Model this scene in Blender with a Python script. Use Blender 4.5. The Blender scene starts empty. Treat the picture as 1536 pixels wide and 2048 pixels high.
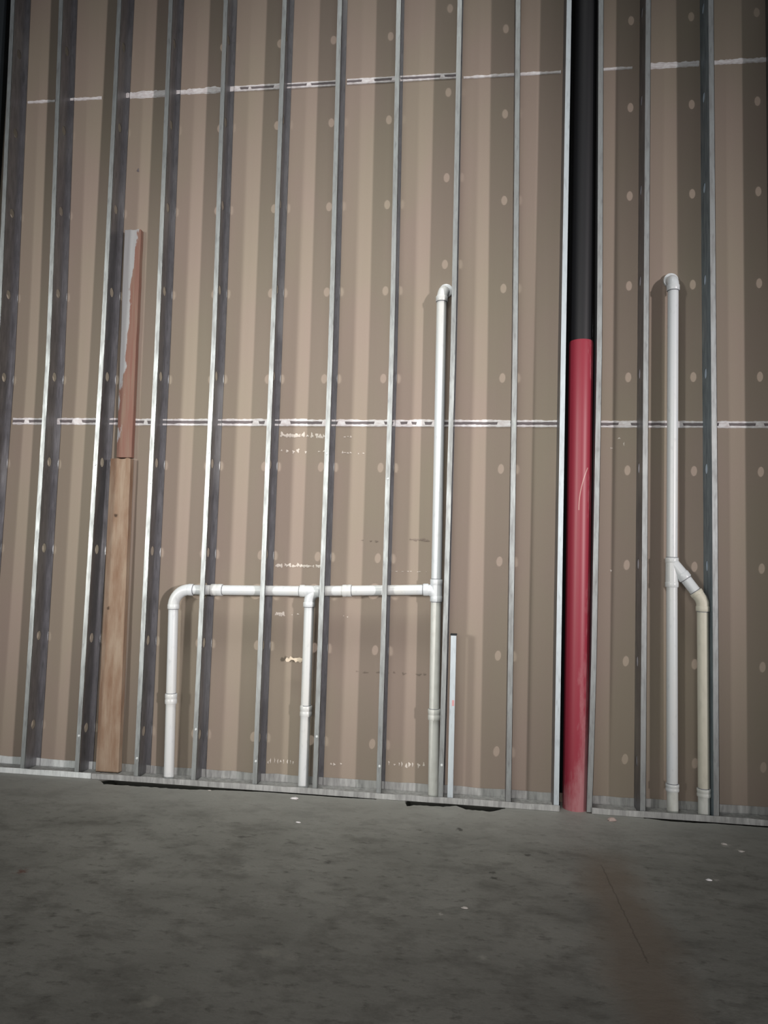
import bpy, math, random
from mathutils import Vector, Matrix
random.seed(7)
S = bpy.context.scene
COL = S.collection

# ------------------------------------------------------------------ camera
cd = bpy.data.cameras.new('camera')
cam = bpy.data.objects.new('camera', cd); COL.objects.link(cam)
cd.sensor_fit = 'HORIZONTAL'; cd.sensor_width = 36.0; cd.lens = 1480/1536*36
cd.clip_start = .05; cd.clip_end = 100
r = Vector((0.99126511, 0.12892046, 0.02780299)); u = Vector((-0.01880962, -0.07045922, 0.9973373)); w = Vector((-0.13053616, 0.98914863, 0.06741882))
cam.matrix_world = Matrix(((r.x, u.x, -w.x, 0), (r.y, u.y, -w.y, -2.3732), (r.z, u.z, -w.z, .74527), (0, 0, 0, 1)))
S.camera = cam

# ------------------------------------------------------------------ world, lights, exposure
W = bpy.data.worlds.new('dim_room'); S.world = W; W.use_nodes = True
W.node_tree.nodes['Background'].inputs[0].default_value = (.95, .98, 1.0, 1)
W.node_tree.nodes['Background'].inputs[1].default_value = .19

def spot(name, loc, aim, power, color, radius, cone, blend=1.0):
    l = bpy.data.lights.new(name, 'SPOT'); o = bpy.data.objects.new(name, l); COL.objects.link(o)
    l.energy = power; l.color = color; l.shadow_soft_size = radius
    l.spot_size = math.radians(cone); l.spot_blend = blend
    o.location = loc
    o.rotation_euler = (Vector(aim) - Vector(loc)).to_track_quat('-Z', 'Y').to_euler()
    return o
spot('flood_light', (10.3, -12.0, 2.1), (-.80, 0, 1.26), 6900, (1.0, .92, .91), .36, 15)
spot('flood_light', (-6.0, -9.0, 2.0), (-.65, 0, 1.08), 3000, (1.0, .985, .93), .75, 15)
spot('front_fill', (-.6, -6.5, 1.7), (-.45, 0, 1.0), 440, (1.0, .95, .90), 1.0, 34)  # added soft fill from the front, not a known lamp
spot('floor_fill', (-.3, -1.5, 5.6), (-.45, .32, 0), 580, (1.0, .99, .94), .45, 27)  # added overhead fill that brightens the floor at the wall foot

S.view_settings.view_transform = 'Standard'; S.view_settings.look = 'None'
S.view_settings.gamma = 1; S.view_settings.use_curve_mapping = False
S.view_settings.exposure = 0.0

# ------------------------------------------------------------------ helpers
class MB:
    def __init__(s): s.v = []; s.f = []; s.m = []
    def add(s, vs, fs, mi=0):
        b = len(s.v); s.v += [tuple(q) for q in vs]
        s.f += [tuple(b+i for i in f) for f in fs]; s.m += [mi]*len(fs)
        return s
    def box(s, x0, x1, y0, y1, z0, z1, mi=0):
        vs = [(x, y, z) for z in (z0, z1) for y in (y0, y1) for x in (x0, x1)]
        return s.add(vs, [(0,2,3,1), (4,5,7,6), (0,1,5,4), (2,6,7,3), (0,4,6,2), (1,3,7,5)], mi)
    def tube(s, pts, rad, n=28, mi=0, cap=True):
        pts = [Vector(p) for p in pts]
        rad = rad if isinstance(rad, (list, tuple)) else [rad]*len(pts)
        t0 = (pts[1]-pts[0]).normalized()
        a = t0.orthogonal().normalized(); vs = []; fs = []
        for i, p in enumerate(pts):
            if i == 0: t = t0
            elif i == len(pts)-1: t = (pts[i]-pts[i-1]).normalized()
            else: t = ((pts[i+1]-p).normalized()+(p-pts[i-1]).normalized()).normalized()
            a = (a-t*a.dot(t)).normalized(); b = t.cross(a)
            for k in range(n):
                an = 2*math.pi*k/n
                vs.append(p+(a*math.cos(an)+b*math.sin(an))*rad[i])
        for i in range(len(pts)-1):
            for k in range(n):
                k2 = (k+1) % n
                fs.append((i*n+k, i*n+k2, (i+1)*n+k2, (i+1)*n+k))
        if cap:
            fs.append(tuple(range(n-1, -1, -1))); fs.append(tuple((len(pts)-1)*n+k for k in range(n)))
        return s.add(vs, fs, mi)
    def build(s, name, mats, parent=None, smooth=False):
        me = bpy.data.meshes.new(name); me.from_pydata(s.v, [], s.f); me.update()
        for m in (mats if isinstance(mats, (list, tuple)) else [mats]): me.materials.append(m)
        for p, mi in zip(me.polygons, s.m): p.material_index = mi
        if smooth:
            for p in me.polygons: p.use_smooth = len(p.vertices) == 4
            me.set_sharp_from_angle(angle=math.radians(38))
        o = bpy.data.objects.new(name, me); COL.objects.link(o)
        if parent: o.parent = parent; o.matrix_parent_inverse = Matrix.Translation(-parent.location)
        return o
def bevel(o, wd=.0015, seg=2):
    m = o.modifiers.new('bevel', 'BEVEL'); m.width = wd; m.segments = seg; m.limit_method = 'ANGLE'; return o
def thing(name, loc, label, cat, group=None):
    o = bpy.data.objects.new(name, None); COL.objects.link(o); o.location = loc; o.empty_display_size = .05
    return tag(o, label, cat, group)
def tag(o, label, cat, group=None):
    o['label'] = label; o['category'] = cat
    if group: o['group'] = group
    return o
def struct(o): o['kind'] = 'structure'; return o

# node material helper
class NM:
    def __init__(s, name):
        s.m = bpy.data.materials.new(name); s.m.use_nodes = True
        s.t = s.m.node_tree; s.n = s.t.nodes; s.b = s.n['Principled BSDF']
    def new(s, t, **k):
        nd = s.n.new(t)
        for a, b in k.items(): setattr(nd, a, b)
        return nd
    def link(s, a, b): s.t.links.new(a, b)
    def coord(s, scale=(1, 1, 1), kind='Object', loc=(0, 0, 0)):
        tc = s.new('ShaderNodeTexCoord'); mp = s.new('ShaderNodeMapping')
        mp.inputs['Scale'].default_value = scale; mp.inputs['Location'].default_value = loc
        s.link(tc.outputs[kind], mp.inputs[0]); return mp.outputs[0]
    def world(s, scale=(1, 1, 1), loc=(0, 0, 0)):
        g = s.new('ShaderNodeNewGeometry'); mp = s.new('ShaderNodeMapping')
        mp.inputs['Scale'].default_value = scale; mp.inputs['Location'].default_value = loc
        s.link(g.outputs['Position'], mp.inputs[0]); return mp.outputs[0]
    def noise(s, vec, scale, detail=3, rough=.5):
        nz = s.new('ShaderNodeTexNoise'); nz.inputs['Scale'].default_value = scale
        nz.inputs['Detail'].default_value = detail; nz.inputs['Roughness'].default_value = rough
        s.link(vec, nz.inputs['Vector']); return nz.outputs['Fac']
    def ramp(s, fac, stops):
        rp = s.new('ShaderNodeValToRGB'); e = rp.color_ramp.elements
        while len(e) < len(stops): e.new(.5)
        for el, (p, c) in zip(e, stops):
            el.position = p; el.color = (c if isinstance(c, tuple) else (c, c, c))+(1,) if not (isinstance(c, tuple) and len(c) == 4) else c
        s.link(fac, rp.inputs[0]); return rp.outputs[0]
    def mix(s, fac, a, b, mode='MIX'):
        mx = s.new('ShaderNodeMix', data_type='RGBA', blend_type=mode)
        for sock, v in ((mx.inputs[0], fac), (mx.inputs[6], a), (mx.inputs[7], b)):
            if isinstance(v, (int, float)): sock.default_value = v
            elif isinstance(v, tuple): sock.default_value = v+(1,)
            else: s.link(v, sock)
        return mx.outputs[2]
    def math(s, op, a, b=0.0, c=None):
        nd = s.new('ShaderNodeMath', operation=op)
        for i, v in enumerate((a, b) if c is None else (a, b, c)):
            if isinstance(v, (int, float)): nd.inputs[i].default_value = v
            else: s.link(v, nd.inputs[i])
        return nd.outputs[0]
    def bump(s, h, strength=.2, dist=.002):
        bp = s.new('ShaderNodeBump'); bp.inputs['Strength'].default_value = strength; bp.inputs['Distance'].default_value = dist
        s.link(h, bp.inputs['Height']); s.link(bp.outputs[0], s.b.inputs['Normal'])
    def done(s, col=None, rough=.5, metal=0.0, spec=None):
        if col is not None:
            if isinstance(col, tuple): s.b.inputs['Base Color'].default_value = col+(1,)
            else: s.link(col, s.b.inputs['Base Color'])
        if isinstance(rough, (int, float)): s.b.inputs['Roughness'].default_value = rough
        else: s.link(rough, s.b.inputs['Roughness'])
        if isinstance(metal, (int, float)): s.b.inputs['Metallic'].default_value = metal
        else: s.link(metal, s.b.inputs['Metallic'])
        if spec is not None: s.b.inputs['Specular IOR Level'].default_value = spec
        return s.m

# ------------------------------------------------------------------ materials
k = NM('kraft_paper')
big = k.noise(k.world((1.6, 1, .9)), 2.3, 3)
str_ = k.noise(k.world((38, 1, .7)), 1.0, 4)
fine = k.noise(k.world(), 260, 2)
c = k.mix(k.ramp(big, [(.38, 0.0), (.62, 1.0)]), (.335, .272, .228), (.325, .280, .220))
c = k.mix(k.math('MULTIPLY', str_, .22), c, (.25, .20, .165))
c = k.mix(k.math('MULTIPLY', fine, .16), c, (.20, .16, .13))
k.bump(fine, .12, .001)
PAPER = k.done(c, .78, spec=.25)

def steel(name, base, dark, metal=.85, rough=.4, sx=1.0):
    k = NM(name)
    n1 = k.noise(k.world((30, 30, 5)), 2.2, 4, .6)
    n2 = k.noise(k.world((1, 1, .22)), 120, 3)
    n3 = k.noise(k.world((1, 1, .6)), 4.0, 3)
    c = k.mix(k.ramp(n1, [(.35, 0.0), (.7, 1.0)]), dark, base)
    c = k.mix(k.ramp(n2, [(.55, 0.0), (.75, .5)]), c, tuple(x*.6 for x in dark))
    c = k.mix(k.ramp(n3, [(.55, 0.0), (.85, .55)]), c, (.50, .50, .49))
    k.bump(n2, .15, .0006)
    return k.done(c, k.ramp(n1, [(.3, rough+.12), (.7, rough)]), metal)
GALV = steel('galvanised_steel', (.42, .45, .455), (.28, .29, .29), .90, .42)
GALVW = steel('galvanised_steel_web', (.29, .29, .305), (.20, .20, .21), .85, .42)
GALVB = steel('galvanised_steel_pale', (.62, .70, .74), (.52, .58, .62), .45, .42)
GALVN = steel('galvanised_steel_blue', (.30, .37, .41), (.17, .215, .25), .35, .5)
TRACKL = steel('track_steel_light', (.80, .84, .84), (.62, .66, .66), .35, .45)
TRACKM = steel('track_steel_dusty', (.50, .51, .50), (.30, .305, .30), .3, .6)
DKSTEEL = NM('dark_painted_steel').done((.016, .022, .026), .6, spec=.3)

k = NM('white_pvc')
n1 = k.noise(k.world((1, 1, .3)), 14, 3); n2 = k.noise(k.world((1, 1, .4)), 90, 3)
c = k.mix(k.ramp(n1, [(.4, 0.0), (.7, 1.0)]), (.66, .70, .725), (.68, .695, .675))
c = k.mix(k.ramp(n2, [(.60, 0.0), (.8, .5)]), c, (.42, .44, .46))
PVC = k.done(c, .32, spec=.5)
k = NM('cream_pvc')
n2 = k.noise(k.world((1, 1, .4)), 70, 3)
c = k.mix(k.ramp(n2, [(.5, 0.0), (.85, .6)]), (.62, .60, .50), (.46, .44, .37))
PVCC = k.done(c, .45)
k = NM('dusty_pvc')
n2 = k.noise(k.world((1, 1, .5)), 60, 4)
c = k.mix(k.ramp(n2, [(.45, 0.0), (.8, .7)]), (.66, .68, .64), (.50, .50, .46))
PVCD = k.done(c, .45)
SEAM = NM('joint_seam_grey').done((.19, .20, .22), .6)

k = NM('red_paint')
n1 = k.noise(k.world((9, 9, 1.4)), 3.0, 5, .65)
n3 = k.noise(k.world((40, 40, 12)), 2.0, 4, .7)
g = k.new('ShaderNodeNewGeometry'); sp = k.new('ShaderNodeSeparateXYZ'); k.link(g.outputs['Position'], sp.inputs[0])
zf = k.new('ShaderNodeMapRange'); zf.inputs[1].default_value = 1.05; zf.inputs[2].default_value = .0; zf.inputs[3].default_value = 0; zf.inputs[4].default_value = .26; k.link(sp.outputs[2], zf.inputs[0])
zb = k.new('ShaderNodeMapRange'); zb.inputs[1].default_value = .16; zb.inputs[2].default_value = .0; zb.inputs[3].default_value = 0; zb.inputs[4].default_value = .30; k.link(sp.outputs[2], zb.inputs[0])
xf = k.new('ShaderNodeMapRange'); xf.inputs[1].default_value = .305; xf.inputs[2].default_value = .335; xf.inputs[3].default_value = -.15; xf.inputs[4].default_value = .12; k.link(sp.outputs[0], xf.inputs[0])
dust = k.math('ADD', k.math('ADD', n1, zf.outputs[0]), k.math('ADD', zb.outputs[0], xf.outputs[0]))
dust = k.math('ADD', dust, k.math('MULTIPLY', k.math('SUBTRACT', n3, .5), .45))
df = k.ramp(dust, [(.66, 0.0), (.98, .62)])
c = k.mix(df, (.285, .026, .047), (.46, .25, .26))
# thin curved scratch
sx_ = k.math('SUBTRACT', sp.outputs[0], k.math('ADD', .303, k.math('MULTIPLY', k.math('POWER', k.math('SUBTRACT', sp.outputs[2], .93), 2.0), 1.6)))
sc = k.math('LESS_THAN', k.math('ABSOLUTE', sx_), .0013)
sc = k.math('MULTIPLY', sc, k.math('MULTIPLY', k.math('GREATER_THAN', sp.outputs[2], .925), k.math('LESS_THAN', sp.outputs[2], 1.06)))
c = k.mix(k.math('MULTIPLY', sc, .7), c, (.62, .42, .38))
RED = k.done(c, k.ramp(df, [(0, .42), (.6, .7)]), 0)
k = NM('black_paint')
n = k.noise(k.world((60, 60, .5)), 1, 2)
BLACK = k.done(k.mix(n, (.006, .006, .008), (.016, .017, .020)), .5, spec=.35)
GAP_SHADE = NM('gap_shade_black').done((.006, .007, .008), .8, spec=.2)  # flat black for the darkness in the gap behind the column

k = NM('brown_timber')
n1 = k.noise(k.world((5, 5, 1.0)), 6, 5, .6); n2 = k.noise(k.world((90, 20, 2.5)), 2, 4)
c = k.mix(k.ramp(n1, [(.35, 0.0), (.65, 1.0)]), (.235, .150, .10), (.35, .275, .205))
c = k.mix(k.ramp(n2, [(.5, 0.0), (.8, .55)]), c, (.24, .15, .095))
v = k.new('ShaderNodeVectorMath', operation='DISTANCE'); g = k.new('ShaderNodeNewGeometry')
def knot(k, c, pos, r0, col):
    v = k.new('ShaderNodeVectorMath', operation='DISTANCE'); g = k.new('ShaderNodeNewGeometry')
    wob = k.new('ShaderNodeTexNoise'); wob.inputs['Scale'].default_value = 1.1/r0; wob.inputs['Detail'].default_value = 4; k.link(g.outputs['Position'], wob.inputs['Vector'])
    off = k.new('ShaderNodeVectorMath', operation='MULTIPLY_ADD'); k.link(wob.outputs['Color'], off.inputs[0]); off.inputs[1].default_value = (2.2*r0,)*3; off.inputs[2].default_value = (-1.1*r0,)*3
    ad = k.new('ShaderNodeVectorMath', operation='ADD'); k.link(g.outputs['Position'], ad.inputs[0]); k.link(off.outputs[0], ad.inputs[1])
    k.link(ad.outputs[0], v.inputs[0]); v.inputs[1].default_value = pos
    return k.mix(k.ramp(k.math('DIVIDE', v.outputs['Value'], r0), [(.35, .8), (1.0, 0.0)]), c, col)
c = knot(k, c, (-1.267, .065, .882), .0095, (.035, .022, .015))
c = knot(k, c, (-1.275, .065, .560), .0070, (.05, .03, .02))
k.bump(n2, .25, .001)
WOOD = k.done(c, .75, spec=.2)

k = NM('peeling_painted_timber')
n1 = k.noise(k.world((6, 6, 1.6)), 5, 5, .6); n2 = k.noise(k.world((70, 20, 3)), 2, 4)
sp = k.new('ShaderNodeSeparateXYZ'); g = k.new('ShaderNodeNewGeometry'); k.link(g.outputs['Position'], sp.inputs[0])
lean = k.math('MULTIPLY', sp.outputs[2], .012)
t = k.math('DIVIDE', k.math('ADD', k.math('SUBTRACT', sp.outputs[0], lean), 1.318), .055)     # across the board
t = k.math('ADD', t, k.math('MULTIPLY', k.math('SUBTRACT', n1, .5), 1.6))
t = k.math('SUBTRACT', t, k.math('MULTIPLY', k.math('SUBTRACT', sp.outputs[2], 1.45), .75))
fac = k.ramp(t, [(.60, 0.0), (.68, 1.0)])
redc = k.mix(k.ramp(n2, [(.4, 0.0), (.7, 1.0)]), (.225, .115, .09), (.24, .165, .125))
greyc = k.mix(n2, (.30, .305, .31), (.42, .43, .435))
c = k.mix(fac, greyc, redc)
PAINTW = k.done(c, .7, spec=.25)

k = NM('concrete')
n1 = k.noise(k.world((1, 1.6, 1)), 3.0, 6, .6); n2 = k.noise(k.world((1, 1.7, 1)), 26, 5, .65); n3 = k.noise(k.world(), 190, 3)
c = k.mix(k.ramp(n1, [(.33, 0.0), (.66, 1.0)]), (.165, .167, .150), (.23, .232, .210))
c = k.mix(k.ramp(k.noise(k.world((1, 1.5, 1), (3, 1, 0)), 9, 6, .7), [(.36, .6), (.52, 0.0)]), c, (.085, .085, .075))
c = k.mix(k.ramp(n2, [(.30, .8), (.44, 0.0)]), c, (.075, .075, .066))
c = k.mix(k.ramp(n2, [(.68, 0.0), (.80, .45)]), c, (.30, .295, .27))
c = k.mix(k.math('MULTIPLY', n3, .22), c, (.07, .07, .06))
# chalky dust close to the wall, spread wider to paint in the brighter floor
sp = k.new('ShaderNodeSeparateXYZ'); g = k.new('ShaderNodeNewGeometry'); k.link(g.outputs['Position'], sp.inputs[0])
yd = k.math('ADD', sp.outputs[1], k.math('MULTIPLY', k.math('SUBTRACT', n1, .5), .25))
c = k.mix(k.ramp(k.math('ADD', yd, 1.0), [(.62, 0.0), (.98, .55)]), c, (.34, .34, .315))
# brown stain running away from the wall, right of centre
cx = k.math('SUBTRACT', sp.outputs[0], k.math('ADD', .345, k.math('MULTIPLY', sp.outputs[1], .03)))
cx = k.math('ADD', cx, k.math('MULTIPLY', k.math('SUBTRACT', n1, .5), .12))
cx = k.math('DIVIDE', k.math('ABSOLUTE', cx), .10)
st = k.ramp(cx, [(.30, .80), (1.15, 0.0)])
st = k.math('MULTIPLY', st, k.ramp(k.math('ADD', yd, 1.0), [(.55, 1.0), (.74, 0.0)]))
c = k.mix(st, c, (.155, .128, .100))
# hairline crack in it
ck = k.math('SUBTRACT', sp.outputs[0], k.math('ADD', k.math('MULTIPLY', sp.outputs[1], -.030), k.math('ADD', .2975, k.math('MULTIPLY', n2, .012))))
ck = k.math('LESS_THAN', k.math('ABSOLUTE', ck), .0016)
ck = k.math('MULTIPLY', ck, k.math('MULTIPLY', k.math('LESS_THAN', sp.outputs[1], -.40), k.math('GREATER_THAN', sp.outputs[1], -.86)))
c = k.mix(k.math('MULTIPLY', ck, .5), c, (.05, .042, .034))
hb = k.math('ADD', k.math('MULTIPLY', n2, .7), k.math('MULTIPLY', n3, .12))
for (px, py, pr, colr) in ((-.043, -.221, .014, (.04, .04, .036)), (.135, -.37, .010, (.05, .05, .045)), (.044, -.50, .011, (.04, .04, .036)), (.046, -.53, .011, (.04, .04, .036)),
                           (-1.05, -.709, .018, (.10, .04, .03)), (-.531, -1.139, .022, (.24, .24, .21)), (-.382, -.953, .022, (.23, .23, .20)), (-.34, -.965, .016, (.22, .22, .195)),
                           (.677, -.189, .016, (.34, .33, .30)), (.70, -.22, .012, (.34, .33, .30)), (.58, -.435, .008, (.36, .35, .32)), (.018, -.897, .010, (.27, .27, .24)), (-.071, -.736, .008, (.34, .33, .30)),
                           (-.154, -.249, .010, (.07, .07, .06)), (-.62, -.40, .012, (.06, .06, .055)), (-.36, -.52, .010, (.06, .06, .055))):
    c = knot(k, c, (px, py, 0), pr, colr)
k.bump(hb, .35, .006)
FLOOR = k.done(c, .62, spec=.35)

k = NM('joint_compound')
n = k.noise(k.world((40, 1, 90)), 1.6, 4)
JC = k.done(k.mix(k.ramp(n, [(.35, 0.0), (.65, 1.0)]), (.66, .62, .62), (.84, .84, .85)), .8, spec=.2)
JCG = NM('joint_gap_grey').done((.17, .15, .155), .9)
k = NM('thin_plaster'); n = k.noise(k.world((1, 1, 1)), 120, 3)
SMEAR = k.done(k.mix(n, (.50, .43, .37), (.78, .74, .68)), .85)
SMUDGE = NM('brown_smudge').done((.225, .183, .15), .85)
SCRAP = NM('beige_paper').done((.70, .60, .47), .8)
CHIP = NM('pale_plaster').done((.50, .47, .44), .8)
PINK = NM('pink_mark').done((.62, .33, .34), .7)

# ------------------------------------------------------------------ structure: floor and wall
D = .092            # stud depth; the board face stands at y = D
WX0, WX1, WH = -2.25, 1.45, 3.3
def gap(x):
    pts = [(-1.24, 0), (-1.20, 1), (-.95, .95), (-.80, .45), (-.66, .18), (-.40, .22), (-.30, 0), (-.22, 0), (-.208, 1.5), (-.19, .75), (-.10, .7), (-.06, .25), (-.03, .95), (.055, 1.0), (.088, 0),
           (.50, 0), (.56, .35), (.64, .35), (.70, .15), (1.0, .35), (1.45, .3)]
    for (a, u_), (b, v_) in zip(pts, pts[1:]):
        if a <= x <= b: return u_+(v_-u_)*(x-a)/(b-a)
    return 0.0
xs = [-5, -4, -3, -2.6] + [WX0+.01*i for i in range(int((WX1-WX0)/.01)+1)] + [2.2, 3.2, 4.5]
ys = [-6, -4.5, -3, -2, -1, -.4, -.1, -.055] + [-.0165, -.0145, -.006, 0, .02, .05, .08, .088, .0905, .12, .35]
mb = MB(); vs = []
for yy in ys:
    for xx in xs:
        g_ = gap(xx)*(.9+.2*random.random()); zz = 0.0; y2 = yy
        if g_ > .03:
            if yy in (-.0165, -.0145): y2 = yy+.0085-.040*g_
            if -.0146 <= yy <= .081: zz = -.040*min(1, g_*3)
        vs.append((xx, y2, zz))
nx = len(xs)
mb.add(vs, [(j*nx+i, j*nx+i+1, (j+1)*nx+i+1, (j+1)*nx+i) for j in range(len(ys)-1) for i in range(nx-1)])
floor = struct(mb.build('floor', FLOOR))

wall = struct(MB().box(WX0, WX1, D, D+.026, 0, WH).build('wall_back', PAPER))

def ragged(x0, x1, z, thick, split, y=D, seed=0):
    """Two squeezed out beads of compound either side of a board joint: real, slightly proud ribbons."""
    rnd = random.Random(seed); mb = MB(); n = max(4, int((x1-x0)/.006))
    def bead(zc, h, amp, out, mi, drop=0.0):
        vs = []; fs = []; sm = 0
        for i in range(n+1):
            x = x0+(x1-x0)*i/n
            sm = sm*.6+rnd.uniform(-1, 1)*.4
            hh = max(.0004, h*(1+sm*amp)); zz = zc+sm*amp*h*.3
            if drop and rnd.random() < drop: hh *= .25
            vs += [(x, y-.0001, zz-hh), (x, y-out, zz-hh*.6), (x, y-out*1.1, zz+hh*.6), (x, y-.0001, zz+hh)]
        for i in range(n):
            for q in range(3): fs.append((4*i+q, 4*i+4+q, 4*i+5+q, 4*i+1+q))
        mb.add(vs, fs, mi)
    if split:
        bead(z, thick*.32, .25, .0008, 1)
        bead(z+thick*.36, thick*.18, .55, .0024, 0)
        bead(z-thick*.36, thick*.18, .55, .0024, 0)
        x = x0
        while x < x1-.03:
            L = rnd.uniform(.02, .09)
            if rnd.random() < .5:
                xa, xb = x, min(x1, x+L*.6)
                n0 = n; bead_z = z
                mb.add([(xa, y-.0030, z-thick*.3), (xb, y-.0030, z-thick*.3), (xb-.004, y-.0030, z+thick*.3), (xa+.003, y-.0030, z+thick*.3)], [(0, 1, 2, 3)], 0)
            x += L
    else:
        bead(z, thick*.5, .5, .0022, 0)
    return mb
for (a, b, zz, th, sp_) in ((-1.695, -1.285, 1.2185, .023, True), (-1.265, -.60, 1.2165, .023, True), (-.60, .245, 1.2155, .022, True), (.36, 1.3, 1.2145, .021, True)):
    ragged(a, b, zz, th, sp_, seed=int(a*100)).build('joint_compound', [JC, JCG], wall)['kind'] = 'structure'
for (a, b, zz, th, sp_) in ((-1.715, -1.605, 2.4275, .011, False), (-1.57, -1.42, 2.4285, .011, False), (-1.375, -1.155, 2.431, .023, False), (-1.155, -.93, 2.433, .021, False), (-.93, -.53, 2.433, .020, True),
                            (-.50, -.115, 2.435, .020, True), (-.09, .24, 2.4265, .011, False), (.362, .475, 2.427, .010, False), (.507, .69, 2.4285, .020, False), (.715, 1.3, 2.4285, .017, False)):
    ragged(a, b, zz, th, sp_, seed=int(a*100)+5).build('joint_compound', [JC, JCG], wall)['kind'] = 'structure'

def blobs(cells, mat, name):
    mb = MB()
    for (x, z, a, b) in cells:
        n = 10; ph = random.random()*6
        vs = [(x, D-.0016, z)]
        for i in range(n):
            an = 2*math.pi*i/n; q = 1+.35*math.sin(3*an+ph)+random.uniform(-.2, .2)
            vs.append((x+a*q*math.cos(an), D-.0006, z+b*q*math.sin(an)))
        mb.add(vs, [(0, 1+i, 1+(i+1) % n) for i in range(n)])
    o = mb.build(name, mat, wall); o['kind'] = 'structure'; return o
R_ = random.uniform
def row(x0, x1, z, n, a=.005, b=.003, jz=.003): return [(x0+(x1-x0)*(i+R_(.1, .9))/n, z+R_(-jz, jz), a*R_(.5, 1.5), b*R_(.8, 2.2)) for i in range(n)]
blobs([(-.688, 1.175, .008, .008)]+row(-.68, -.63, 1.171, 7, .007, .0035, .001)+row(-.63, -.53, 1.172, 7, .005, .004)+row(-.47, -.44, 1.170, 3, .004, .002), SMEAR, 'plaster_smear')
blobs(row(-.69, -.60, 1.117, 5, .004, .003)+row(-.56, -.53, 1.115, 2, .003, .002)+row(-.475, -.445, 1.115, 4, .003, .002)+row(-.42, -.40, 1.113, 2, .003, .002), SMEAR, 'plaster_smear')
blobs(row(-.695, -.52, .725, 18, .0058, .0028, .002)+row(-.30, -.17, .716, 8, .003, .0007, .001), SMEAR, 'plaster_smear')
blobs(row(-.685, -.655, .559, 4, .005, .004, .001)+row(-.64, -.60, .559, 2, .003, .002)+row(-.47, -.42, .559, 2, .002, .001), SMEAR, 'plaster_smear')
blobs(row(-.70, -.60, .068, 9, .003, .004, .006)+row(-.29, -.17, .085, 9, .003, .0035, .004)+row(-.49, -.44, .073, 3, .003, .002), SMEAR, 'plaster_smear')
blobs([(.20+R_(0, .0)+.215, 1.15+R_(-.02, .01), .004, .002), (.44, 1.168, .004, .003), (.455, 1.150, .002, .006), (.417, .738, .003, .003)], SMEAR, 'plaster_smear')
blobs(row(-.41, -.30, .815, 4, .005, .0016)+row(-.24, -.17, .822, 6, .008, .0022, .002), SMUDGE, 'brown_smudge')
blobs(row(-.415, -.16, .380, 8, .007, .0018), SMUDGE, 'brown_smudge')
blobs([(-1.264, 2.144, .0045, .007)], JCG, 'nail_hole')

# ------------------------------------------------------------------ bottom tracks
def track(x0, x1, label, mat, dust):
    t = thing('floor_track', (x0, 0, 0), label, 'metal track', 'floor tracks under the studs')
    n = max(2, int((x1-x0)/.05)); rnd = random.Random(int(x0*77))
    def wavy(y0, y1, z0, z1, amp):
        mb = MB(); vs = []
        for i in range(n+1):
            x = x0+(x1-x0)*i/n; dz = rnd.uniform(-amp, amp); dy = rnd.uniform(-amp, amp)*.5
            vs += [(x, y0+dy, z0), (x, y1+dy, z0), (x, y1+dy, z1+dz), (x, y0+dy, z1+dz)]
        fs = [(4*i+a, 4*i+(a+1) % 4, 4*i+4+(a+1) % 4, 4*i+4+a) for i in range(n) for a in range(4)]
        fs += [(3, 2, 1, 0), tuple(4*n+a for a in range(4))]
        return mb.add(vs, fs)
    wavy(-.0065, -.0045, .0008, .0185, .0012).build('front_flange', mat, t)
    wavy(.0893, .0908, .0025, .028, .0015).build('rear_flange', mat, t)
    wavy(-.0043, .0890, .0008, .0024, 0).build('base_plate', dust, t)
    return t
track(-2.25, -1.269, 'bright clean piece of floor track in the left corner, left of the wooden boards', TRACKL, TRACKM)
track(-1.267, .2535, 'long dusty grey floor track running from the boards to the red column', TRACKM, TRACKM)
track(.350, 1.45, 'floor track on the right of the red column, under the forked drain', TRACKM, TRACKM)

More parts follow.
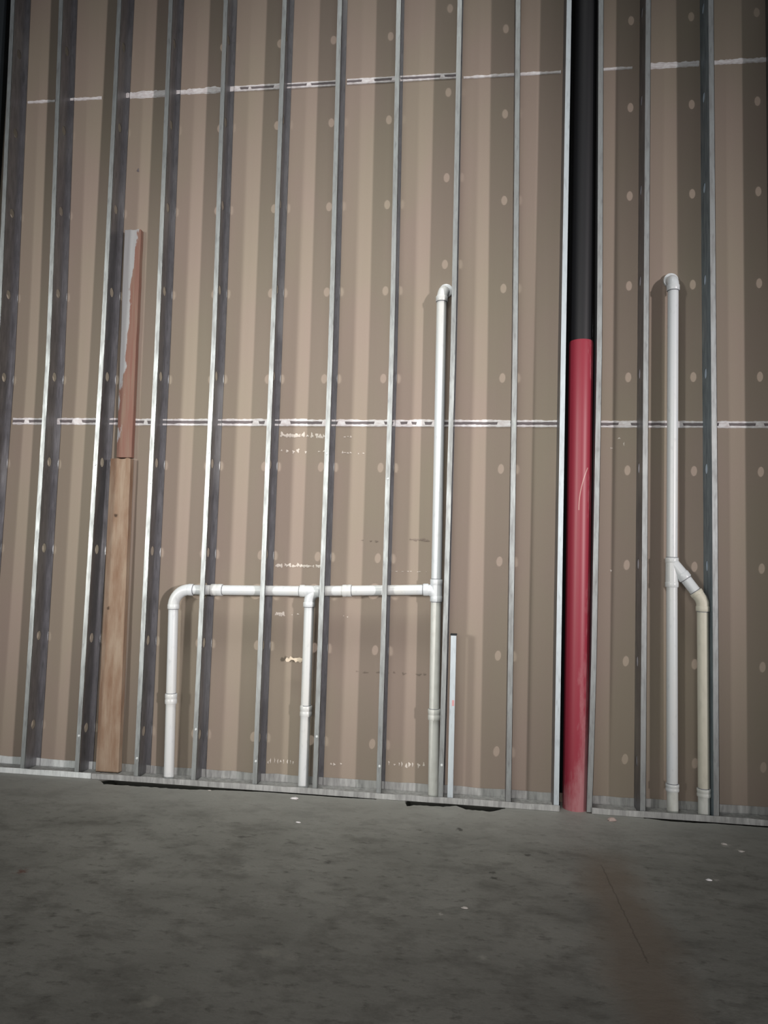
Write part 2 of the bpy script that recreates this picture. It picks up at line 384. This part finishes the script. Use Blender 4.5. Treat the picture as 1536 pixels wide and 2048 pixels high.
# ------------------------------------------------------------------ steel studs
ZH = [.151+.3052*i for i in range(11)]
def xat(pts, z):
    for (z0, x0), (z1, x1) in zip(pts, pts[1:]):
        if z <= z1: return x0+(x1-x0)*(z-z0)/(z1-z0)
    (z0, x0), (z1, x1) = pts[-2:]
    return x1+(x1-x0)*(z-z1)/(z1-z0)
def stud(pts, label, holes=ZH, pipe=None, matf=GALV, matw=GALVW, fw=.0165, ztop=WH, rusty=0):
    """C-stud: front flange towards the room, punched web at its left edge, rear flange on the board."""
    z0 = .0035
    base = Vector((xat(pts, 0), 0, 0)); T = .0012
    t = thing('steel_stud', base, label, 'metal stud', 'vertical steel wall studs')
    X = lambda z: xat(pts, z)-fw/2
    # web with real punched openings
    hs = [(h, .0125, .0165, .057) for h in holes if h < ztop-.1]
    if pipe: hs = [h for h in hs if abs(h[0]-pipe) > .06]+[(pipe, .026, .026, .046)]
    hs.sort(); mb = MB(); zc = z0
    for side in (0, 1):
        o = T if side else 0
        zc = z0
        def quad(a, b):
            m = max(1, int((b-a)/.25))
            for i in range(m):
                p, q = a+(b-a)*i/m, a+(b-a)*(i+1)/m
                mb.add([(X(p)+o, 0, p), (X(p)+o, D-.0015, p), (X(q)+o, D-.0015, q), (X(q)+o, 0, q)], [(0, 1, 2, 3)])
        for (h, ry, rz, yc) in hs:
            a, b = h-rz-.012, h+rz+.012
            quad(zc, a); zc = b
            n = 24; inner = []; outer = []
            for i in range(n):
                an = 2*math.pi*i/n; cy, cz = math.cos(an), math.sin(an)
                inner.append((yc+ry*cy, h+rz*cz))
                # project outwards on to the rectangle
                ty = ((D-.0015-yc) if cy > 0 else yc)/max(1e-6, abs(cy)); tz = (rz+.012)/max(1e-6, abs(cz)); tt = min(ty, tz)
                outer.append((yc+tt*cy, h+tt*cz))
            corners = [(D-.0015, b), (0, b), (0, a), (D-.0015, a)]
            vs = [(X(z)+o, y, z) for y, z in inner]+[(X(z)+o, y, z) for y, z in outer]
            fs = [(i, (i+1) % n, n+(i+1) % n, n+i) for i in range(n)]
            mb.add(vs, fs)
            # fill the four corners
            for cyy, czz in corners:
                best = None
                for i in range(n):
                    j = (i+1) % n; p, q = outer[i], outer[j]
                    onY = lambda s_: abs(s_[0]-cyy) < 1e-6
                    onZ = lambda s_: abs(s_[1]-czz) < 1e-6
                    if (onY(p) and onZ(q) and not onZ(p)) or (onZ(p) and onY(q) and not onZ(q)): best = (p, q)
                if best:
                    p, q = best
                    mb.add([(X(p[1])+o, p[0], p[1]), (X(q[1])+o, q[0], q[1]), (X(czz)+o, cyy, czz)], [(0, 1, 2)])
        quad(zc, ztop)
    mb.build('web', matw, t)
    def flange(y0, y1, nm, lip):
        mb = MB(); m = 14
        for i in range(m):
            p, q = z0+(ztop-z0)*i/m, z0+(ztop-z0)*(i+1)/m
            for (xa, xb, ya, yb) in ((0, fw, y0, y1), (fw-.0012, fw, y0, y0+lip) if lip > 0 else (fw-.0012, fw, y1+lip, y1)):
                a = [(X(p)+xa, ya, p), (X(p)+xb, ya, p), (X(p)+xb, yb, p), (X(p)+xa, yb, p)]
                b = [(X(q)+xa, ya, q), (X(q)+xb, ya, q), (X(q)+xb, yb, q), (X(q)+xa, yb, q)]
                mb.add(a+b, [(0, 1, 5, 4), (1, 2, 6, 5), (2, 3, 7, 6), (3, 0, 4, 7)]+([(3, 2, 1, 0)] if i == 0 else [])+([(4, 5, 6, 7)] if i == m-1 else []))
        return mb.build(nm, matf if nm == 'front_flange' else matw, t)
    flange(-.0012, 0, 'front_flange', .004)
    flange(D-.0015, D-.0004, 'rear_flange', -.003)
    for zz in [ZH[i]+random.Random(int(base.x*1000)).uniform(-.08, .08) for i in range(0, len(ZH), 3)][:rusty]:
        s = MB(); s.tube([(X(zz)+fw*.5, -.0012, zz), (X(zz)+fw*.5, -.0030, zz)], [.0042, .0030], 12)
        s.build('screw_head', TRACKL, t, True)
    return t
HI = [ZH[i]+.088 for i in range(10)]  # stud, board and pipe positions below were back-projected from image pixels
stud([(0, -1.722), (1.48, -1.708), (2.76, -1.735)], 'steel stud at the far left edge of the wall beside the dark post')
stud([(0, -1.5185), (.3, -1.516), (1.48, -1.514), (2.75, -1.545)], 'steel stud with the brightest shining edge, second from the left')
stud([(0, -1.323), (1.48, -1.313), (2.73, -1.320)], 'steel stud standing directly left of the wooden boards', rusty=2)
stud([(0, -1.114), (1.48, -1.115), (2.7, -1.126)], 'steel stud between the wooden boards and the first white drop pipe', rusty=2)
stud([(0, -.916), (1.48, -.912), (2.7, -.923)], 'steel stud crossing the white pipe just right of its big elbow', pipe=.6325, rusty=2)
stud([(0, -.709), (1.48, -.707), (2.7, -.710)], 'steel stud crossing the white pipe just left of the middle drop pipe', pipe=.638, rusty=1)
stud([(0, -.511), (1.48, -.507), (2.7, -.515)], 'steel stud directly right of the middle white drop pipe', pipe=.644, rusty=2)
stud([(0, -.305), (1.48, -.302), (2.7, -.311)], 'steel stud midway between the middle drop pipe and the tall riser', pipe=.652, rusty=2)
stud([(0, -.1095), (1.48, -.101), (2.7, -.104)], 'steel stud tight against the right side of the tall white riser', holes=HI[5:], rusty=1)
stud([(0, .100), (1.48, .098), (2.7, .089)], 'lone steel stud standing between the tall white riser and the red column')
stud([(0, .2445), (1.48, .250), (2.7, .256)], 'pale blue-grey steel stud directly left of the red and black column', holes=[], matf=GALVB)
stud([(0, .343), (.4, .352), (1.48, .362), (2.7, .357)], 'steel stud directly right of the red and black column', holes=[])
stud([(0, .500), (1.48, .504), (2.7, .507)], 'steel stud just left of the forked white drain')
stud([(0, .7115), (1.0, .7090), (1.48, .706), (2.7, .700)], 'rightmost visible steel stud, with a blue-grey web, beside the forked drain', matw=GALVN)
stud([(0, .913), (2.7, .907)], 'steel stud just past the right edge of the photo')

# short offcut at the foot of the stud by the tall riser
t = thing('steel_offcut', (-.08, 0, 0), 'short galvanised steel offcut standing right of the tall riser', 'metal offcut')
MB().box(-.0885, -.0715, -.0012, 0, .0035, .519).build('front_flange', GALVB, t)
MB().box(-.0727, -.0715, 0, .034, .0035, .515).build('web', GALVW, t)
MB().box(-.0905, -.0700, -.0016, .036, .5195, .5230).build('end_cap', DKSTEEL, t)
MB().box(-.0805, -.0735, -.0018, -.0012, .300, .318).build('pink_mark', PINK, t)

# ------------------------------------------------------------------ column between the studs
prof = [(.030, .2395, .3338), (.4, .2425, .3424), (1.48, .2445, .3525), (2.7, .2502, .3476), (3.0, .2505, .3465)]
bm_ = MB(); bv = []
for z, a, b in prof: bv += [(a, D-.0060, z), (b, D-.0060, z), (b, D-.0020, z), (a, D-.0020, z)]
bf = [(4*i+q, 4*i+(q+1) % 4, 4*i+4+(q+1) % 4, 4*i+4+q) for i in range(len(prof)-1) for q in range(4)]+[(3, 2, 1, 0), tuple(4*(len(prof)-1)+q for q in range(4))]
bd = bm_.add(bv, bf).build('gap_shade_sheet', GAP_SHADE)  # thin black sheet put in as the darkness of the gap
tag(bd, 'black sheet standing in for the dark gap behind the red and black column', 'board')
col = thing('column', (.306, .045, 0), 'round steel column painted red below and black above, between two studs', 'column')
def colx(z): return .3055+.0045*z/1.47
cy = .041
lower = MB().tube([(colx(z), cy, z) for z in (0.0, .4, .8, 1.2, 1.466, 1.4735)], [.0385, .0385, .0383, .0380, .0380, .0365], 56)
o = lower.build('lower_section', RED, col, True); o['label'] = 'red painted lower section'
o = MB().tube([(colx(z), cy, z) for z in (1.4735, 2.2, WH)], .0355, 56).build('upper_section', BLACK, col, True); o['label'] = 'black painted upper section'

# dark post at the left edge
MBp = MB().box(-1.930, -1.803, .045, .0905, .030, WH)
tag(bevel(MBp.build('dark_post', DKSTEEL), .004), 'dark blue-black post at the left edge of the photo', 'post')

# ------------------------------------------------------------------ timber boards
def board(x_b, x_t, wd_b, wd_t, y0, y1, z0, z1, name, mat, label, ragtop):
    rnd = random.Random(3); mb = MB(); n = 16; m = 6; rows = []
    vs = []
    for j in range(n+1):
        f = j/n
        for i in range(m+1):
            g = i/m; x = x_b+(x_t-x_b)*f+(wd_b+(wd_t-wd_b)*f)*g+(rnd.uniform(-.0008, .0008) if 0 < j < n else 0)
            z = z0+(z1-z0)*f+(rnd.uniform(-ragtop, ragtop) if j == n else 0)
            vs.append((x, y0, z))
    N = len(vs); vs2 = [(x, y1, z) for x, y, z in vs]
    fs = []
    for j in range(n):
        for i in range(m):
            a = j*(m+1)+i; fs.append((a, a+1, a+m+2, a+m+1)); fs.append((N+a, N+a+m+1, N+a+m+2, N+a+1))
    ring = [i for i in range(m+1)]+[j*(m+1)+m for j in range(1, n+1)]+[n*(m+1)+i for i in range(m-1, -1, -1)]+[j*(m+1) for j in range(n-1, 0, -1)]
    for a, b in zip(ring, ring[1:]+ring[:1]): fs.append((a, N+a, N+b, b))
    mb.add(vs, fs)
    mb.v += vs2
    o = mb.build(name, mat); tag(o, label, 'board', 'old boards leaning on the wall'); bevel(o, .0012, 1); return o
board(-1.291, -1.2965, .083, .0745, .063, .0878, .0040, 1.082, 'timber_board', WOOD, 'bare brown timber board, the lower of the two boards on the wall', .003)
board(-1.279, -1.2925, .0565, .062, .0700, .0912, 1.0865, 1.912, 'timber_board', PAINTW, 'grey and red peeling painted board standing above the bare brown board', .002)

# ------------------------------------------------------------------ PVC drains
PR, FR = .0167, .0200      # pipe and fitting radius
PY = .044  # left drain pushed along the camera's line of sight, x values shifted to follow
def run(a, b, parent, mat=PVC, rad=PR): return MB().tube([a, b], rad, 32).build('pipe_run', mat, parent, True)
def lerp(a, b, t): return tuple(a[i]+(b[i]-a[i])*t for i in range(3))
def hub(mb, p, d, L=.018, rad=FR, seam=True):
    """A socket collar from p along d, closed by a thin grey cement line."""
    p = Vector(p); d = Vector(d).normalized()
    mb.tube([p, p+d*.002, p+d*(L-.002), p+d*L], [rad*.96, rad, rad, rad*.95], 32)
    if seam: mb.tube([p+d*L, p+d*(L+.0022)], [PR*1.035]*2, 32, 1)
def coupling(p, d, parent, L=.034, mat=PVC, both=True):
    p = Vector(p); d = Vector(d).normalized(); mb = MB()
    mb.tube([p-d*L/2, p-d*(L/2-.002), p-d*.004, p-d*.002, p+d*.002, p+d*.004, p+d*(L/2-.002), p+d*L/2], [FR*.95, FR, FR, FR*.965, FR*.965, FR, FR, FR*.95], 32)
    mb.tube([p+d*L/2, p+d*(L/2+.002)], [PR*1.035]*2, 32, 1)
    return mb.build('coupling', [mat, SEAM], parent, True)
def arc(c, ra, a0, a1, e1, e2, n=14):
    c = Vector(c); e1 = Vector(e1); e2 = Vector(e2)
    return [c+(e1*math.cos(a0+(a1-a0)*i/n)+e2*math.sin(a0+(a1-a0)*i/n))*ra for i in range(n+1)]
X_, Z_ = (1, 0, 0), (0, 0, 1)

d1 = thing('drain_pipe', (-.1316, PY, 0), 'white plastic drain pipework with three drops and a horizontal run behind the left studs', 'drain pipe')
zl, zm, zr = .6335, .6420, .6600
# left drop
run((-1.0195, PY, 0.0015), (-1.0312, PY, .578), d1, PVC)
coupling((-1.0245, PY, .267), (-.02, 0, 1), d1)
ea = arc((-.9767, PY, .5785), .0545, math.pi, math.pi/2, X_, Z_)
mb = MB().tube(ea, FR*.95, 32); hub(mb, ea[0]+Vector((0, 0, .004)), (0.02, 0, -1), .016); hub(mb, ea[-1]-Vector((.004, 0, 0)), (1, 0, .01), .018)
mb.build('elbow', [PVC, SEAM], d1, True)
# horizontal run, pieces between the fittings
run((-.970, PY, zl), (-.562, PY, zm), d1); run((-.562, PY, zm), (-.15, PY, zr), d1)
coupling((-.880, PY, zl+.0022), (1, 0, .02), d1, .040)
coupling((-.4345, PY, .6475), (1, 0, .04), d1, .030)
# middle tee and drop
mb = MB().tube([(-.589, PY, zm-.0005), (-.527, PY, zm+.0005)], FR*.94, 32)
hub(mb, (-.577, PY, zm), (-1, 0, 0), .016); hub(mb, (-.543, PY, zm), (1, 0, 0), .018)
ta = arc((-.527, PY, .6080), .0330, math.pi*.62, math.pi, X_, Z_, 8)
mb.tube(ta+[Vector((-.5605, PY, .598))], FR*.93, 32); hub(mb, (-.5605, PY, .606), (0, 0, -1), .016)
mb.build('tee', [PVC, SEAM], d1, True)
run((-.5602, PY, .0035), (-.5604, PY, .60), d1, PVC)
coupling((-.5590, PY, .251), Z_, d1)
# tall riser with its tee
run((-.1350, PY, .0035), (-.1385, PY, .262), d1, PVCD); run((-.1385, PY, .262), (-.1412, PY, .66), d1, PVCD); run((-.1412, PY, .66), (-.1450, PY, 1.632), d1)
coupling((-.1385, PY, .262), (-.02, 0, 1), d1, mat=PVCD)
mb = MB().tube([(-.1405, PY, .622), (-.1412, PY, .694)], FR*.95, 32)
hub(mb, (-.1411, PY, .676), Z_, .018); hub(mb, (-.1405, PY, .640), (0, 0, -1), .018)
mb.tube([Vector((-.175, PY, zr-.001)), Vector((-.157, PY, zr-.003)), Vector((-.146, PY, zr-.011)), Vector((-.141, PY, zr-.024))], FR*.93, 32); hub(mb, (-.166, PY, zr-.0006), (-1, 0, -.03), .017)
mb.build('tee', [PVC, SEAM], d1, True)
def top_elbow(x, z, xe, parent):
    ra = D-PY-.013; pts = []
    for i in range(13):
        a = math.pi/2*i/12
        pts.append(Vector((x+(xe-x)*math.sin(a)*.5, PY+ra-ra*math.cos(a), z+ra*math.sin(a))))
    pts.append(Vector((xe, D-.0014, z+ra+.003)))
    mb = MB().tube(pts, FR*.90, 32); hub(mb, (x, PY, z+.006), (0, 0, -1), .018)
    mb.build('elbow', [PVC, SEAM], parent, True)
    MB().tube([(xe, D-.014, z+ra+.005), (xe, D-.012, z+ra+.005), (xe, D-.003, z+ra+.005), (xe, D-.0014, z+ra+.005)], [.0195, .0230, .0230, .0210], 32).build('wall_collar', PVC, parent, True)
top_elbow(-.1445, 1.628, -.1330, d1)

PY = .048; BY = .029      # the riser, and the branch standing a little nearer the room
d2 = thing('drain_pipe', (.598, PY, 0), 'forked white plastic drain pipe on the right, its branch cream coloured', 'drain pipe')
run((.598, PY, .0035), (.5965, PY, .086), d2, PVCD); run((.5965, PY, .086), (.5945, PY, .735), d2); run((.5945, PY, .735), (.5970, PY, 1.655), d2)
coupling((.5968, PY, .080), Z_, d2, .022)
jn = Vector((.5945, PY, .774)); eb = Vector((.6795, BY, .655)); bd_ = (eb-jn).normalized()
mb = MB().tube([(.5943, PY, .700), (.5945, PY, .776)], FR*.95, 32)
hub(mb, (.5945, PY, .768), Z_, .016); hub(mb, (.5943, PY, .708), (0, 0, -1), .016, seam=False)
mb.tube([jn-Vector((0, 0, .004))+bd_*.006, jn+bd_*.060], FR*.93, 32); hub(mb, jn+bd_*.048, bd_, .020)
mb.build('wye', [PVC, SEAM], d2, True)
run(jn+bd_*.05, eb-bd_*.014, d2)
dz = Vector((.0015, 0, -1)).normalized()
mb = MB().tube([eb-bd_*.026, eb-bd_*.014, eb-bd_*.006+Vector((.0005, 0, -.001)), eb+Vector((.0012, 0, -.008)), eb+Vector((.0013, 0, -.020)), eb+Vector((.0013, 0, -.030))], FR*.94, 32)
hub(mb, eb-bd_*.020, -bd_, .012); hub(mb, eb+Vector((.0013, 0, -.018)), dz, .016)
mb.build('elbow', [PVCC, SEAM], d2, True)
run((.6808, BY, .635), (.6835, BY, .080), d2, PVCC)['label'] = 'cream coloured branch pipe'
run((.6835, BY, .080), (.6840, BY, .0035), d2, PVCD)
coupling((.6835, BY, .076), (-.02, 0, 1), d2, .024, mat=PVCD)
top_elbow(.5970, 1.652, .5985, d2)

# ------------------------------------------------------------------ small things
sc = MB()
top = [(-.640, .411), (-.636, .4185), (-.628, .4145), (-.6225, .4235), (-.614, .4165), (-.602, .418), (-.592, .421), (-.5805, .4165), (-.5805, .409), (-.589, .403), (-.597, .4075), (-.605, .4035), (-.611, .410), (-.620, .4115), (-.628, .405), (-.637, .4040)]
n = len(top)
yv = [.0640+.0012*math.sin(i*1.7) for i in range(n)]
sc.add([(x, y, z) for (x, z), y in zip(top, yv)]+[(x, y+.0012, z) for (x, z), y in zip(top, yv)], [tuple(range(n)), tuple(range(2*n-1, n-1, -1))]+[(i, n+i, n+(i+1) % n, (i+1) % n) for i in range(n)])
tag(sc.build('paper_scrap', SCRAP), 'torn beige scrap stuck to the left side of the middle drop pipe', 'scrap')

def chip(x, y, s, label, mat=CHIP, flat=.5):
    rnd = random.Random(int(x*1000)+int(y*1000)); mb = MB()
    n = 8; vs = []
    for lv, (rr, zz) in enumerate(((1.0, 0), (1.05, .35), (.7, .85), (.25, 1.0))):
        for i in range(n):
            a = 2*math.pi*i/n; q = rr*(1+.3*rnd.uniform(-1, 1))
            vs.append((x+s*q*math.cos(a)*1.3, y+s*q*math.sin(a), .0003+s*flat*zz))
    fs = [(l*n+i, l*n+(i+1) % n, (l+1)*n+(i+1) % n, (l+1)*n+i) for l in range(3) for i in range(n)]+[tuple(range(n-1, -1, -1)), tuple(range(3*n, 4*n))]
    mb.add(vs, fs)
    tag(mb.build('plaster_chip', mat), label, 'debris', 'plaster chips on the floor')
chip(-.562, -.060, .0085, 'white plaster chip on the floor below the middle drop pipe', JC)
chip(.400, -.055, .0085, 'pinkish chip on the floor just right of the red column', NM('pink_plaster').done((.42, .33, .30), .8), 1.1)
chip(-.500, -.262, .005, 'small white fleck on the floor a little out from the middle drop pipe', JC, .4)
chip(.562, -.440, .0050, 'white fleck on the bare floor in front of the forked drain', JC)
chip(.676, -.185, .0060, 'pale crumb on the chalky floor near the right edge, closer to the wall', CHIP)
chip(.705, -.230, .0055, 'pale crumb on the chalky floor near the right edge, farther from the wall', CHIP)
chip(-.020, -.70, .0050, 'lone pale fleck in the middle of the floor', CHIP)
chip(-.845, -.040, .0040, 'small pale fleck by the track gap under the left drop pipe', CHIP)
